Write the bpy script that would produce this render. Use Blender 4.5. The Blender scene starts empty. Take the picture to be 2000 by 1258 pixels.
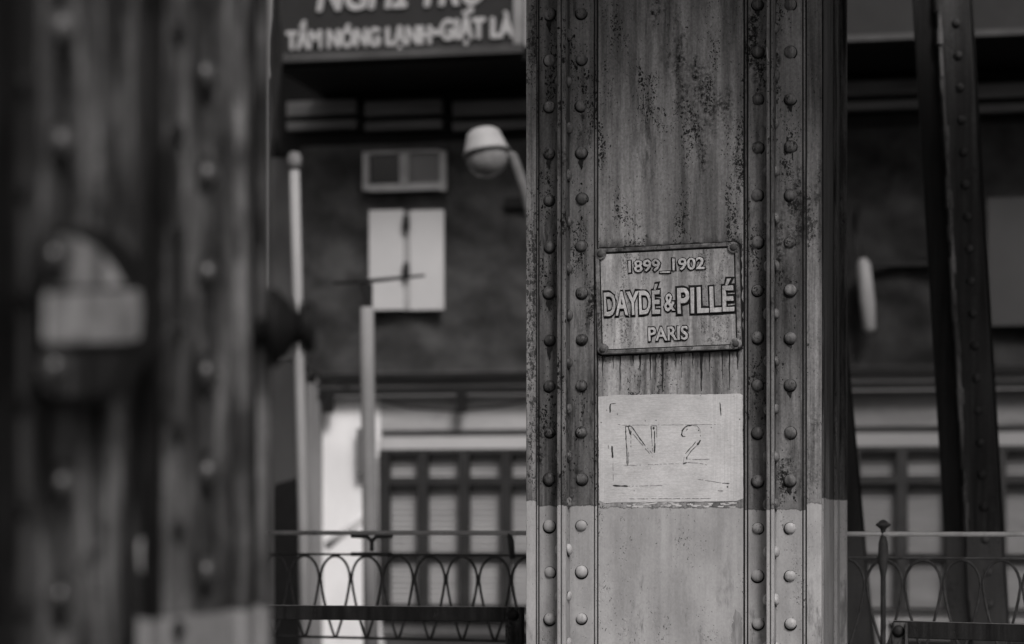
import bpy, bmesh, math, random
from mathutils import Vector, Matrix, noise
random.seed(7)
R = math.radians
scene = bpy.context.scene
COL = scene.collection

# ------------------------------------------------------------------ camera
YAW = R(12.0); C, S = math.cos(YAW), math.sin(YAW)
K = 36.0 / 85.0 / 2000.0          # tangent per photo pixel
HOR = 1020.0                      # horizon row of the photo
cam = bpy.data.cameras.new('camera'); camo = bpy.data.objects.new('camera', cam); COL.objects.link(camo)
camo.location = (0, 0, 0); camo.rotation_euler = (R(90), 0, YAW)
cam.lens = 85; cam.sensor_width = 36; cam.shift_y = (HOR - 629) / 2000.0
cam.clip_start = 0.1; cam.clip_end = 500
cam.dof.use_dof = True; cam.dof.focus_distance = 7.0; cam.dof.aperture_fstop = 2.1
scene.camera = camo
# ------------------------------------------------------------------ world, sun, exposure
SUN_EL, SUN_AZ = R(45), R(151)    # azimuth from +y towards +x
w = bpy.data.worlds.new('World'); scene.world = w; w.use_nodes = True
nt = w.node_tree; nt.nodes.clear()
sky = nt.nodes.new('ShaderNodeTexSky'); sky.sky_type = 'NISHITA'; sky.sun_disc = False
sky.sun_elevation = SUN_EL; sky.sun_rotation = SUN_AZ; sky.dust_density = 4.0; sky.air_density = 1.0
bw = nt.nodes.new('ShaderNodeRGBToBW'); tint = nt.nodes.new('ShaderNodeMix'); tint.data_type = 'RGBA'; tint.blend_type = 'MULTIPLY'
tint.inputs[0].default_value = 1.0; tint.inputs[7].default_value = (1.0, 0.955, 0.945, 1)
bg = nt.nodes.new('ShaderNodeBackground'); bg.inputs[1].default_value = 0.07
wo = nt.nodes.new('ShaderNodeOutputWorld')
nt.links.new(sky.outputs[0], bw.inputs[0]); nt.links.new(bw.outputs[0], tint.inputs[6])
nt.links.new(tint.outputs[2], bg.inputs[0]); nt.links.new(bg.outputs[0], wo.inputs[0])
sl = bpy.data.lights.new('sun', 'SUN'); so = bpy.data.objects.new('sun', sl); COL.objects.link(so)
sl.energy = 1.9; sl.angle = R(18); sl.color = (1.0, 0.955, 0.945)
sd = Vector((math.sin(SUN_AZ) * math.cos(SUN_EL), math.cos(SUN_AZ) * math.cos(SUN_EL), math.sin(SUN_EL)))
so.rotation_euler = sd.to_track_quat('Z', 'Y').to_euler(); so.location = sd * 40
scene.view_settings.view_transform = 'Standard'; scene.view_settings.look = 'None'
scene.view_settings.exposure = 0.4; scene.view_settings.gamma = 1.0
scene.render.engine = 'CYCLES'
scene.cycles.use_denoising = True
scene.cycles.max_bounces = 6

# ------------------------------------------------------------------ pixel rays
def onY(px, py, Y):
    t = (px - 1000) * K; d = Y / (C + t * S)
    return Vector((d * (t * C - S), Y, (HOR - py) * K * d))
def onX(px, py, X):
    t = (px - 1000) * K; d = X / (t * C - S)
    return Vector((X, d * (t * S + C), (HOR - py) * K * d))
def atD(px, py, d):
    t = (px - 1000) * K
    return Vector((d * (t * C - S), d * (t * S + C), (HOR - py) * K * d))
def X_(px, Y): return onY(px, 0, Y).x
def Z_(py, px, Y): return onY(px, py, Y).z

# ------------------------------------------------------------------ materials
class G:
    def __init__(s, name):
        s.m = bpy.data.materials.new(name); s.m.use_nodes = True; s.t = s.m.node_tree
        s.b = next(n for n in s.t.nodes if n.type == 'BSDF_PRINCIPLED')
        s.pos = s.n('ShaderNodeNewGeometry').outputs['Position']
    def n(s, k): return s.t.nodes.new(k)
    def put(s, sock, v):
        if isinstance(v, (int, float)): sock.default_value = v
        elif isinstance(v, tuple): sock.default_value = v
        else: s.t.links.new(v, sock)
    def sc(s, v, xyz, off=(0, 0, 0)):
        a = s.n('ShaderNodeVectorMath'); a.operation = 'MULTIPLY_ADD'; s.put(a.inputs[0], v); a.inputs[1].default_value = xyz; a.inputs[2].default_value = off
        return a.outputs[0]
    def noise(s, v, scale=1, detail=4, rough=.55, dist=0):
        a = s.n('ShaderNodeTexNoise'); s.put(a.inputs['Vector'], v); a.inputs['Scale'].default_value = scale
        a.inputs['Detail'].default_value = detail; a.inputs['Roughness'].default_value = rough; a.inputs['Distortion'].default_value = dist
        return a.outputs[0]
    def voro(s, v, scale):
        a = s.n('ShaderNodeTexVoronoi'); s.put(a.inputs['Vector'], v); a.inputs['Scale'].default_value = scale
        sp = s.n('ShaderNodeSeparateColor'); s.t.links.new(a.outputs['Color'], sp.inputs[0])
        s.lastg = sp.outputs[1]; return a.outputs['Distance'], sp.outputs[0]
    def m_(s, op, a, b=0.0, c=0.0):
        q = s.n('ShaderNodeMath'); q.operation = op; s.put(q.inputs[0], a); s.put(q.inputs[1], b); s.put(q.inputs[2], c); return q.outputs[0]
    def rng(s, v, a, b, c=0.0, d=1.0, smooth=True):
        q = s.n('ShaderNodeMapRange'); q.interpolation_type = 'SMOOTHSTEP' if smooth else 'LINEAR'
        for i, x in enumerate((v, a, b, c, d)): s.put(q.inputs[i], x)
        return q.outputs[0]
    def mix(s, f, a, b):
        q = s.n('ShaderNodeMix'); q.data_type = 'FLOAT'; s.put(q.inputs[0], f); s.put(q.inputs[2], a); s.put(q.inputs[3], b); return q.outputs[0]
    def xyz(s):
        q = s.n('ShaderNodeSeparateXYZ'); s.t.links.new(s.pos, q.inputs[0]); return q.outputs
    def bump(s, h, strength, dist):
        q = s.n('ShaderNodeBump'); q.inputs['Strength'].default_value = strength; q.inputs['Distance'].default_value = dist
        s.put(q.inputs['Height'], h); s.t.links.new(q.outputs[0], s.b.inputs['Normal'])
    def done(s, v, rough=.6, spec=.3, metal=0.0):
        s.put(s.b.inputs['Base Color'], (v, v, v, 1) if isinstance(v, (int, float)) else v); s.put(s.b.inputs['Roughness'], rough)
        s.b.inputs['Specular IOR Level'].default_value = spec; s.b.inputs['Metallic'].default_value = metal
        return s.m

def steel(name, base, amp=.45, pit=1.0, rot=0.35, paint=None, paint_z=None, slope=0.0, off=(0, 0, 0), streak=(34, 34, 1.6),
          drips=None, pp=1.0, pit_scale=120, ymin=None, blob=(3.2, 3.2, 1.7), spec=.14, rough=.62, dark=.008):
    """weathered painted steel: streaks, blotches, rust pits, an optional second coat below a height"""
    g = G(name); P = g.sc(g.pos, (1, 1, 1), off); x, y, z = g.xyz()
    st = g.noise(g.sc(P, streak), 1, 5, .6)
    bl = g.noise(g.sc(P, blob), 1, 5, .6)
    fine = g.noise(g.sc(P, (1, 1, .7)), 160, 3, .7)
    v = g.m_('MULTIPLY', base, g.rng(st, .3, .7, 1 - amp, 1 + amp))
    v = g.m_('MULTIPLY', v, g.rng(bl, .3, .7, 1 - amp * .9, 1 + amp * .7))
    v = g.m_('MULTIPLY', v, g.rng(fine, .3, .7, .82, 1.18))
    # rust clouds
    cl = g.noise(g.sc(P, (7, 7, 2.6), (3, 1, 5)), 1, 5, .65)
    rust = g.m_('MULTIPLY', g.rng(cl, .54, .72), g.rng(g.noise(P, 90, 4, .75), .38, .62))
    v = g.mix(g.m_('MULTIPLY', rust, rot), v, dark * 1.6)
    # pits, gathered in clusters and runs
    wob = g.n('ShaderNodeTexNoise'); g.put(wob.inputs['Vector'], P); wob.inputs['Scale'].default_value = 75; wob.inputs['Detail'].default_value = 3
    wv = g.n('ShaderNodeVectorMath'); wv.operation = 'MULTIPLY_ADD'; g.put(wv.inputs[0], wob.outputs['Color']); wv.inputs[1].default_value = (.016, .016, .022); g.put(wv.inputs[2], P); PD = wv.outputs[0]
    smut = g.m_('MULTIPLY', g.rng(g.noise(g.sc(P, (11, 11, 2.2), (6, 1, 2)), 1, 5, .62), .5, .7), g.rng(g.noise(g.sc(P, (60, 60, 14)), 1, 4, .7), .35, .65))
    v = g.mix(g.m_('MULTIPLY', smut, .55 * rot + .12), v, dark * 2)
    runs = g.m_('MULTIPLY', g.rng(g.noise(g.sc(P, (48, 48, 3.6), (2, 8, 2)), 1, 5, .62), .53, .70), g.rng(g.noise(g.sc(P, (6, 6, 4), (7, 3, 8)), 1, 4, .6), .42, .6))
    v = g.mix(g.m_('MULTIPLY', runs, .42 * rot + .1), v, dark * 2.5)
    def pits(scale, lo, hi, share, run):
        d, c = g.voro(g.sc(PD, (1, 1, run)), scale)
        clu = g.rng(g.noise(g.sc(P, (11, 11, 3.6), (.1 * round(pit_scale / 60), 2, 7)), 1, 5, .65), .47, .66)
        thr = g.m_('MULTIPLY', g.rng(clu, 0, 1, lo, hi, False), g.rng(g.lastg, 0, 1, .45, 1.35, False))
        p = g.rng(d, thr, g.m_('SUBTRACT', thr, .12), 0, 1)
        return g.m_('MULTIPLY', p, g.m_('LESS_THAN', c, g.rng(clu, 0, 1, share, .8, False)))
    p1 = pits(pit_scale * 1.0, .20, .52, .10, .62); p2 = pits(pit_scale * 2.0, .30, .5, .10, .75); p3 = pits(pit_scale * .62, .13, .29, .30, .66)
    allp = g.m_('MAXIMUM', g.m_('MAXIMUM', p1, p2), p3)
    v = g.mix(g.m_('MULTIPLY', allp, .92 * pit), v, dark)
    h = g.m_('SUBTRACT', g.m_('MULTIPLY', fine, .25), allp)
    if drips:
        z_top, x0, x1, up = drips
        n1 = g.noise(g.sc(g.pos, (62, 0, 0.5)), 1, 2, .5)
        ln = g.rng(n1, .46, .74, 0.004, .075, False)
        dep = g.m_('SUBTRACT', z_top, z)
        band = g.m_('MULTIPLY', g.m_('GREATER_THAN', x, x0), g.m_('LESS_THAN', x, x1))
        dm = g.m_('MULTIPLY', g.rng(dep, ln, g.m_('MULTIPLY', ln, .55), 0, 1), g.m_('GREATER_THAN', dep, -.01))
        v = g.mix(g.m_('MULTIPLY', g.m_('MULTIPLY', dm, band), .6), v, .03)
        # rust bloom above the plaque's upper edge
        n2 = g.noise(g.sc(g.pos, (38, 0, 9), (9, 0, 2)), 1, 4, .65)
        ht = g.m_('SUBTRACT', z, up)
        um = g.m_('MULTIPLY', g.rng(ht, g.rng(n2, .3, .75, .008, .075, False), 0.0, 0, 1), g.m_('GREATER_THAN', ht, -.03))
        v = g.mix(g.m_('MULTIPLY', g.m_('MULTIPLY', um, band), .85), v, .02)
    if paint is not None:
        zb = g.m_('ADD', g.m_('MULTIPLY_ADD', x, slope, paint_z), g.rng(g.noise(g.sc(P, (28, 28, 2)), 1, 6, .7), .2, .8, -.007, .007, False))
        mk = g.rng(z, g.m_('ADD', zb, .0018), g.m_('SUBTRACT', zb, .0018), 0, 1)
        if ymin is not None: mk = g.m_('MULTIPLY', mk, g.rng(g.m_('ADD', y, g.m_('MULTIPLY', bl, .08)), ymin, ymin + .03))
        pv = g.m_('MULTIPLY', paint, g.rng(g.noise(g.sc(P, (9, 9, 5)), 1, 5, .6), .3, .7, .84, 1.12))
        pv = g.m_('MULTIPLY', pv, g.rng(fine, .3, .7, .94, 1.06))
        pv = g.m_('MULTIPLY', pv, g.rng(st, .36, .62, .9, 1.04))
        q = g.m_('MAXIMUM', pits(pit_scale * .85, .13, .24, .10 * pp, .7), pits(pit_scale * 1.5, .22, .34, .09 * pp, .7))
        pv = g.mix(g.m_('MULTIPLY', q, .8), pv, .035)
        # a ragged lip of dirt at the edge of the coat and scuffs low down
        lip = g.rng(g.m_('ABSOLUTE', g.m_('SUBTRACT', z, g.m_('ADD', zb, .001))), .0035, .0, 0, .75)
        sc_ = g.rng(g.noise(g.sc(P, (16, 16, 5), (4, 4, 4)), 1, 5, .65), .56, .72)
        low = g.rng(z, paint_z - .05, paint_z - .33)
        pv = g.mix(g.m_('MULTIPLY', g.m_('MULTIPLY', sc_, low), .8), pv, .08)
        v = g.mix(mk, v, pv); v = g.mix(g.m_('MULTIPLY', lip, .6), v, .03)
        h = g.m_('MULTIPLY_ADD', mk, .6, h)
    g.bump(h, .5, .0022)
    return g.done(v, g.rng(bl, .3, .7, rough - .12, rough + .15), spec)

def plain(name, val, amp=.2, scale=(6, 6, 6), rough=.7, spec=.25, bump=0.0, dirt=0.0, dark=.03):
    g = G(name); n = g.noise(g.sc(g.pos, scale), 1, 5, .6)
    v = g.m_('MULTIPLY', val, g.rng(n, .25, .75, 1 - amp, 1 + amp))
    if dirt:
        d = g.rng(g.noise(g.sc(g.pos, (scale[0] * 2.3, scale[1] * 2.3, scale[2] * .9), (5, 3, 1)), 1, 6, .7), .5, .7)
        v = g.mix(g.m_('MULTIPLY', d, dirt), v, dark)
    if bump: g.bump(g.noise(g.sc(g.pos, tuple(4 * q for q in scale)), 1, 4), bump, .004)
    return g.done(v, rough, spec)

def glass(name, val):
    g = G(name); return g.done(val, .15, .5)

# ------------------------------------------------------------------ mesh helpers
class MB:
    def __init__(s): s.bm = bmesh.new()
    def _merge(s, b, mi):
        for f in b.faces: f.material_index = mi
        me = bpy.data.meshes.new('tmp'); b.to_mesh(me); b.free(); s.bm.from_mesh(me); bpy.data.meshes.remove(me)
    def box(s, x0, x1, y0, y1, z0, z1, mi=0, bev=0.0, mat=None):
        b = bmesh.new(); bmesh.ops.create_cube(b, size=1)
        for v in b.verts: v.co = Vector(((x0 + x1) / 2 + v.co.x * abs(x1 - x0), (y0 + y1) / 2 + v.co.y * abs(y1 - y0), (z0 + z1) / 2 + v.co.z * abs(z1 - z0)))
        if bev: bmesh.ops.bevel(b, geom=b.edges[:], offset=bev, segments=2, affect='EDGES', profile=.5)
        if mat is not None: b.transform(mat)
        s._merge(b, mi); return s
    def prism(s, pts, vec, mi=0, bev=0.0):
        """polygon (list of 3-D points) extruded by vec"""
        b = bmesh.new(); vec = Vector(vec); vs = [b.verts.new(p) for p in pts]; f = b.faces.new(vs)
        r = bmesh.ops.extrude_face_region(b, geom=[f]); ev = [e for e in r['geom'] if isinstance(e, bmesh.types.BMVert)]
        for v in ev: v.co += vec
        bmesh.ops.recalc_face_normals(b, faces=b.faces[:])
        if bev: bmesh.ops.bevel(b, geom=b.edges[:], offset=bev, segments=2, affect='EDGES')
        s._merge(b, mi); return s
    def tube(s, pts, r, seg=10, mi=0, closed=False):
        b = bmesh.new(); pts = [Vector(p) for p in pts]; n = len(pts); rings = []
        rr = r if isinstance(r, (list, tuple)) else [r] * n
        ref = None
        for i, p in enumerate(pts):
            if closed: t = (pts[(i + 1) % n] - pts[i - 1]).normalized()
            else: t = (pts[min(i + 1, n - 1)] - pts[max(i - 1, 0)]).normalized()
            if ref is None: ref = t.orthogonal().normalized()
            ref = (ref - t * ref.dot(t)).normalized(); bi = t.cross(ref)
            rings.append([b.verts.new(p + (ref * math.cos(a) + bi * math.sin(a)) * rr[i]) for a in [2 * math.pi * k / seg for k in range(seg)]])
        for i in range(n if closed else n - 1):
            A, B = rings[i], rings[(i + 1) % n]
            for k in range(seg): b.faces.new((A[k], A[(k + 1) % seg], B[(k + 1) % seg], B[k]))
        if not closed: b.faces.new(rings[0][::-1]); b.faces.new(rings[-1])
        for f in b.faces: f.smooth = True
        bmesh.ops.recalc_face_normals(b, faces=b.faces[:])
        s._merge(b, mi); return s
    def lathe(s, prof, mat, seg=28, mi=0):
        """profile [(radius, height)] turned round the local z axis and placed by mat"""
        b = bmesh.new(); rings = []
        for r, h in prof:
            rings.append([b.verts.new((0, 0, h))] if r < 1e-6 else [b.verts.new((r * math.cos(2 * math.pi * k / seg), r * math.sin(2 * math.pi * k / seg), h)) for k in range(seg)])
        for A, B in zip(rings, rings[1:]):
            for k in range(seg):
                k2 = (k + 1) % seg
                q = [A[k % len(A)], A[k2 % len(A)], B[k2 % len(B)], B[k % len(B)]]
                u = []
                for v in q:
                    if v not in u: u.append(v)
                if len(u) > 2: b.faces.new(u)
        for f in b.faces: f.smooth = True
        bmesh.ops.recalc_face_normals(b, faces=b.faces[:]); b.transform(mat)
        s._merge(b, mi); return s
    def build(s, name, mats, parent=None, smooth=None):
        me = bpy.data.meshes.new(name); o = bpy.data.objects.new(name, me); COL.objects.link(o)
        org = Vector((0, 0, 0))
        if parent is not None: org = wloc(parent); o.parent = parent
        for v in s.bm.verts: v.co -= org
        s.bm.to_mesh(me); s.bm.free()
        for m in (mats if isinstance(mats, (list, tuple)) else [mats]): me.materials.append(m)
        return o
def wloc(o):
    v = Vector(o.location)
    while o.parent is not None: o = o.parent; v += Vector(o.location)
    return v
def thing(name, loc, label, cat, group=None):
    o = bpy.data.objects.new(name, None); o.empty_display_size = .1; COL.objects.link(o); o.location = loc
    return tag(o, label, cat, group)
def tag(o, label, cat, group=None):
    o['label'] = label; o['category'] = cat
    if group: o['group'] = group
    return o
def struct(o): o['kind'] = 'structure'; return o
def text_mesh(body, extrude, bevel=0.0, offset=0.0, shear=0.0):
    cu = bpy.data.curves.new('lettering', 'FONT'); cu.body = body; cu.size = 1; cu.extrude = extrude; cu.bevel_depth = bevel; cu.bevel_resolution = 2
    cu.offset = offset; cu.shear = shear; cu.resolution_u = 6
    o = bpy.data.objects.new('tmp_text', cu); COL.objects.link(o)
    dg = bpy.context.evaluated_depsgraph_get(); me = bpy.data.meshes.new_from_object(o.evaluated_get(dg))
    bpy.data.objects.remove(o); bpy.data.curves.remove(cu)
    return me
def fit_text(mb, body, x0, x1, z0, z1, mi=0, depth=.01, mat=Matrix(), bevel=0.0, offset=0.0, shear=0.0, ref=None, jitter=0.0):
    """letters filling the rectangle x0..x1, z0..z1, facing -y, back at y=0, then moved by mat. ref: same box for an outlined copy"""
    me = text_mesh(body, .05, bevel, offset, shear)
    base = text_mesh(body, .05, 0, 0, shear) if ref is None else ref
    bx = [v.co.x for v in base.vertices]; by = [v.co.y for v in base.vertices]; bz = [v.co.z for v in me.vertices]
    sx = (x1 - x0) / (max(bx) - min(bx)); sy = (z1 - z0) / (max(by) - min(by)); sz = depth / (max(bz) - min(bz)); mz = min(bz)
    mx, my = min(bx), min(by)
    b = bmesh.new(); b.from_mesh(me)
    for v in b.verts:
        v.co = Vector((x0 + (v.co.x - mx) * sx, -(v.co.z - mz) * sz, z0 + (v.co.y - my) * sy))
    if jitter:
        for v in b.verts:
            q = noise.noise_vector(Vector((v.co.x, 0, v.co.z)) * 150) * jitter; v.co.x += q.x; v.co.z += q.z; v.co.y += q.y * .5
    b.transform(mat); mb._merge(b, mi)
    bpy.data.meshes.remove(me)
    if ref is None: bpy.data.meshes.remove(base)

# ================================================================== MATERIALS
PB = Z_(990, 1316, 6.94)          # height where the pale coat ends on the column
M_plate = steel('weathered_plate', .245, .45, 1.0, 1.4, .35, PB - .003, 0.0, drips=(Z_(688, 1306, 6.94), X_(1170, 6.94), X_(1450, 6.94), Z_(486, 1306, 6.94)))
M_angL = steel('weathered_angle', .125, .5, 1.15, 1.6, .34, PB + .003, 0.0, off=(4, 2, 1), pp=2.6)
M_angR = steel('weathered_angle_pale', .145, .5, 1.0, 1.45, .34, PB - .009, 0.0, off=(9, 5, 3))
M_edge = steel('weathered_edge', .19, .5, .8, .9, .37, PB + .001, -.012, off=(2, 7, 3), streak=(50, 50, 2))
M_rivet = steel('weathered_rivet', .135, .6, 1.0, .9, .37, PB - .003, 0.0, off=(1, 8, 6), pit_scale=150, spec=.25, rough=.5)
M_back = steel('weathered_back', .05, .9, .7, .5, .26, Z_(977, 1635, 7.94), 0.0, off=(6, 2, 9), streak=(40, 40, 3))
M_run = plain('rust_run', .016, .5, (160, 160, 60), .85); M_grime_shade = plain('grime_shade', .010, .3, (60, 60, 60), .85)  # near-black shared by painted rivet shade, dirt round letters and joint lines
FK = dict(off=(5, 5, 5), streak=(16, 16, 3.2), pit_scale=60, ymin=2.96, blob=(8, 8, 4.5))
FZ = Z_(1203, 400, 3.2) + .005
M_fdark = steel('near_dark', .012, .9, .8, 1.0, .2, FZ, spec=.04, **FK); M_fmid = steel('near_mid', .082, .98, .8, 1.35, .24, FZ, spec=.08, **FK); M_fpale = steel('near_pale', .11, .95, .8, 1.2, .28, FZ, spec=.08, **FK)
M_fore = steel('weathered_near', .03, .95, .8, 1.0, .3, Z_(1203, 400, 3.2) + .005, 0.0, off=(5, 5, 5), streak=(22, 22, 1.2), pit_scale=70, ymin=2.93)
M_fore_riv = steel('weathered_near_rivet', .035, .5, .4, .5, off=(3, 3, 8), pit_scale=70, spec=.6, rough=.35)
M_face = steel('strut_face', .032, .7, .4, .5, .12, -.05, 0.0, off=(2, 3, 4), pit_scale=70, spec=.3)
M_member = steel('dark_member', .012, .5, .4, .5, .11, -.05, 0.0, off=(2, 9, 4), pit_scale=70, spec=.2)
M_member_edge = steel('pale_member_edge', .16, .9, .4, .8, .13, -.05, 0.0, off=(4, 9, 4), pit_scale=70)  # rib steel, paler than the flanges beside it
M_bar = steel('black_bar', .010, .7, .3, .3, off=(7, 1, 4), rough=.55, spec=.22)

# ================================================================== MAIN COLUMN
YM = 6.94; ZB, ZT = -1.3, 2.7
col = thing('riveted_column', onY(1316, HOR, YM + .5) + Vector((0, 0, ZB)), 'riveted steel bridge column in sharp focus, dark above and painted pale below, carrying the cast plaque', 'column')
xL, xR = X_(1027.5, YM), X_(1604.5, YM)
MB().box(xL, xR, YM, YM + .014, ZB, ZT, bev=.002).build('base_plate', M_edge, col)
xc0, xc1 = X_(1168, YM - .004), X_(1452.5, YM - .004)
MB().box(xc0, xc1, YM - .004, YM + .002, ZB, ZT, bev=.0015).build('centre_plate', M_plate, col)
def gap_strip(p0, p1, m, dz=.008):       # thin plate that shows as a narrow line beside an angle
    return MB().box(X_(p0, YM - dz), X_(p1, YM - dz), YM - dz, YM + .001, ZB, ZT, bev=.0015).build('cover_strip', m, col)
gap_strip(1161.8, 1165.8, M_angL, .010); gap_strip(1455, 1458.6, M_angR, .010)
gap_strip(1569.2, 1572.8, M_angR, .010); gap_strip(1048.5, 1051, M_angL, .008)
for a_, b_ in ((1158.8, 1168.6), (1452, 1461.6), (1566, 1575.8), (1047.6, 1053.4)):
    MB().box(X_(a_, YM - .006), X_(b_, YM - .006), YM - .0055, YM + .0012, ZB, ZT).build('joint_seam', M_grime_shade, col)  # thin dark strip bedded in each plate joint
HR = .085; TA = .013; YA = YM - TA - .001
def angle(pf0, pf1, pe0, pe1, m):
    """flat leg from photo column pf0..pf1, outstanding leg whose front edge shows at pe0..pe1"""
    mb = MB(); e0, e1 = X_(pe0, YM - HR), X_(pe1, YM - HR)
    f0, f1 = X_(pf0, YA) if pf0 else e0, X_(pf1, YA) if pf1 else e1
    mb.box(f0, f1, YA, YM - .0005, ZB, ZT, bev=.003)
    mb.box(e0, e1, YM - HR, YA + .004, ZB, ZT, bev=.003)
    # root fillet
    return mb.build('angle_iron', m, col)
angle(1053, None, 1087.5, 1094.8, M_angL); angle(None, 1159.5, 1096.6, 1104.6, M_angL)
angle(1461, None, 1496.5, 1503.3, M_angR); angle(None, 1566.5, 1505, 1511.5, M_angR)
# the column's side, back flange and far face
xs = -.603 + (xR + .5706)
MB().box(xL + .03, xs, YM + .0145, YM + .985, ZB, ZT, bev=.002).build('side_web', M_back, col)
xb = onY(1654.5, 0, 7.93).x
MB().box(xs + .0006, xs + .014, YM + .30, YM + .52, ZB, ZT, bev=.002).build('side_angle', M_back, col)
mb = MB(); mb.box(xL, xb, YM + .9855, YM + 1.0, ZB, ZT, bev=.002); mb.box(xs + .0006, xb - .001, YM + .972, YM + .985, ZB, ZT, bev=.002)
mb.box(xs + .0006, xs + .012, YM + .86, YM + .9715, ZB, ZT, bev=.002)
mb.build('back_flange', M_back, col)

def rivet_profile(r=.0175, h=.0125, n=6):
    return [(r, 0)] + [(r * math.cos(a), h * (.18 + .82 * math.sin(a))) for a in [i * math.pi / 2 / n for i in range(n)]] + [(0, h)]
def rivet_mesh(mats, r=.0166, h=.0135, seg=22, shade_collar=1.17, tail=0.0):
    mb = MB()
    if tail:
        n = 9; L_ = [(-r * (.7 * (1 - i / n) ** .8 + .06) * random.uniform(.75, 1.1) + .0015 * math.sin(i), -r * .6 - tail * i / n) for i in range(n + 1)]
        R_ = [(r * (.7 * (1 - i / n) ** .8 + .06) * random.uniform(.6, 1.1) + .0015 * math.sin(i), -r * .6 - tail * i / n) for i in range(n + 1)]
        vs = [mb.bm.verts.new((a, b, .0005)) for a, b in L_ + R_[::-1]]; f_ = mb.bm.faces.new(vs); f_.material_index = 2
    mb.lathe([(r * shade_collar, -.001), (r * shade_collar * .985, .0007), (r * .90, .0009)], Matrix.Translation((0, -r * .11, 0)), seg, 1); mb.lathe(rivet_profile(r, h), Matrix(), seg, 0)  # dark off-centre collar: shade round and below the head put into colour
    me = bpy.data.meshes.new('rivet'); mb.bm.to_mesh(me); mb.bm.free()
    for m in mats: me.materials.append(m)
    return me
def put_rivet(me, p, nrm, root, s=None):
    if isinstance(me, list): me = random.choice(me)
    o = bpy.data.objects.new('rivet', me); COL.objects.link(o); o.parent = root
    o.location = Vector(p) - wloc(root)
    q = Vector(nrm).to_track_quat('Z', 'Y'); o.rotation_mode = 'QUATERNION'
    tilt = Matrix.Rotation(random.uniform(-.14, .14), 4, 'X') @ Matrix.Rotation(random.uniform(-.14, .14), 4, 'Y')
    o.rotation_quaternion = q @ tilt.to_quaternion()
    k = s or random.uniform(.93, 1.05); o.scale = (k, k * random.uniform(.95, 1.05), k * random.uniform(.85, 1.1))
    return o
def worn_rivets(mats, n=5, **kw):
    out = []
    for i in range(n):
        me = rivet_mesh(mats, **kw); a, b, c_ = random.uniform(0, 6), random.uniform(0, 6), random.uniform(.3, 1)
        for v in me.vertices:
            if v.co.z > .003:
                an = math.atan2(v.co.y, v.co.x); rr = math.hypot(v.co.x, v.co.y) / .0175
                v.co.z *= 1 - .16 * c_ * rr * (1 + math.sin(an * 2 + a)) * .5 - (.13 * c_ if i % 3 == 2 and rr < .35 else 0)
                v.co.x *= 1 + .05 * c_ * math.sin(an * 3 + b); v.co.y *= 1 + .05 * c_ * math.sin(an * 2 + a)
        out.append(me)
    return out
RIVS = worn_rivets([M_rivet, M_grime_shade]); RIV = RIVS[0]
RIVT = RIVS[:3] + [worn_rivets([M_rivet, M_grime_shade, M_run], 1, tail=t_)[0] for t_ in (.028, .04, .02, .05)]
extra = MB()
def extra_rivet(mb, p, nrm, r=.0175, h=.0125):
    mb.lathe(rivet_profile(r, h), Matrix.Translation(p) @ Vector(nrm).to_track_quat('Z', 'Y').to_matrix().to_4x4(), 16)
for px, y0, pitch in ((1073.5, 27, 90.9), (1136, 25, 91.0), (1480, 9, 92.95), (1543.5, 8, 93.05)):
    for k in range(-14, 24):
        p = onY(px, y0 + pitch * k, YA)
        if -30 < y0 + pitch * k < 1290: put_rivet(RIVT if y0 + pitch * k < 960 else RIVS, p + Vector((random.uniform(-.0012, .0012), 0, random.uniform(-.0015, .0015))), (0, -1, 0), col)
        elif ZB + .05 < p.z < ZT - .05: extra_rivet(extra, p, (0, -1, 0))
eR1 = X_(1104.6, YM - HR); eR2 = X_(1511.5, YM - HR); eL2 = X_(1496.5, YM - HR); eL1 = X_(1087.5, YM - HR)
for xx, sgn, pxr, y0, pitch, solo in ((eR1, 1, 1108, 68, 91.4, 1), (eR2, 1, 1517, 55, 93, 1), (eL2, -1, 1490, 55, 93, 1), (eL1, -1, 1085, 68, 91.4, 0), (xs, 1, 1606, 48, 88.4, 0)):
    for k in range(-14, 24):
        py = y0 + pitch * k
        if pxr == 1606: p = Vector((xs + .0, YM + .262, Z_(py, pxr, YM + .262)))
        else: p = Vector((xx, YM - .047, Z_(py, pxr, YM - .047)))
        if not (ZB + .05 < p.z < ZT - .05): continue
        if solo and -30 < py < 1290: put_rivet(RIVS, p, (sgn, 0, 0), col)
        else: extra_rivet(extra, p, (sgn, 0, 0))
er = extra.build('rivet', M_rivet, col); er['kind'] = 'stuff'

# white number patch, its scratched figures and flaking lower edge
c5 = 4.838
def c5p(x, y): return (1140 + x / c5, 750 + y / c5)
YP = YM - .004
def jag(pts, n, amp):
    out = []
    for (a, b), (c, d) in zip(pts, pts[1:] + pts[:1]):
        m = max(1, int(math.hypot(c - a, d - b) / n))
        for i in range(m):
            f = i / m; out.append((a + (c - a) * f + random.uniform(-amp, amp), b + (d - b) * f + random.uniform(-amp, amp)))
    return out
g = G('brushed_white_paint'); x, y, z = g.xyz()
hb = g.noise(g.sc(g.pos, (16, 16, 330)), 1, 5, .75); vb = g.noise(g.sc(g.pos, (230, 5, 6)), 1, 4, .65)
side = g.rng(x, X_(1375, YM), X_(1395, YM)); left = g.rng(x, X_(1195, YM), X_(1180, YM))
br = g.mix(g.m_('MAXIMUM', side, left), hb, vb)
v = g.m_('MULTIPLY', .52, g.rng(br, .3, .7, .92, 1.07)); v = g.m_('MULTIPLY', v, g.rng(g.noise(g.pos, 9, 5, .6), .3, .7, .86, 1.1))
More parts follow.
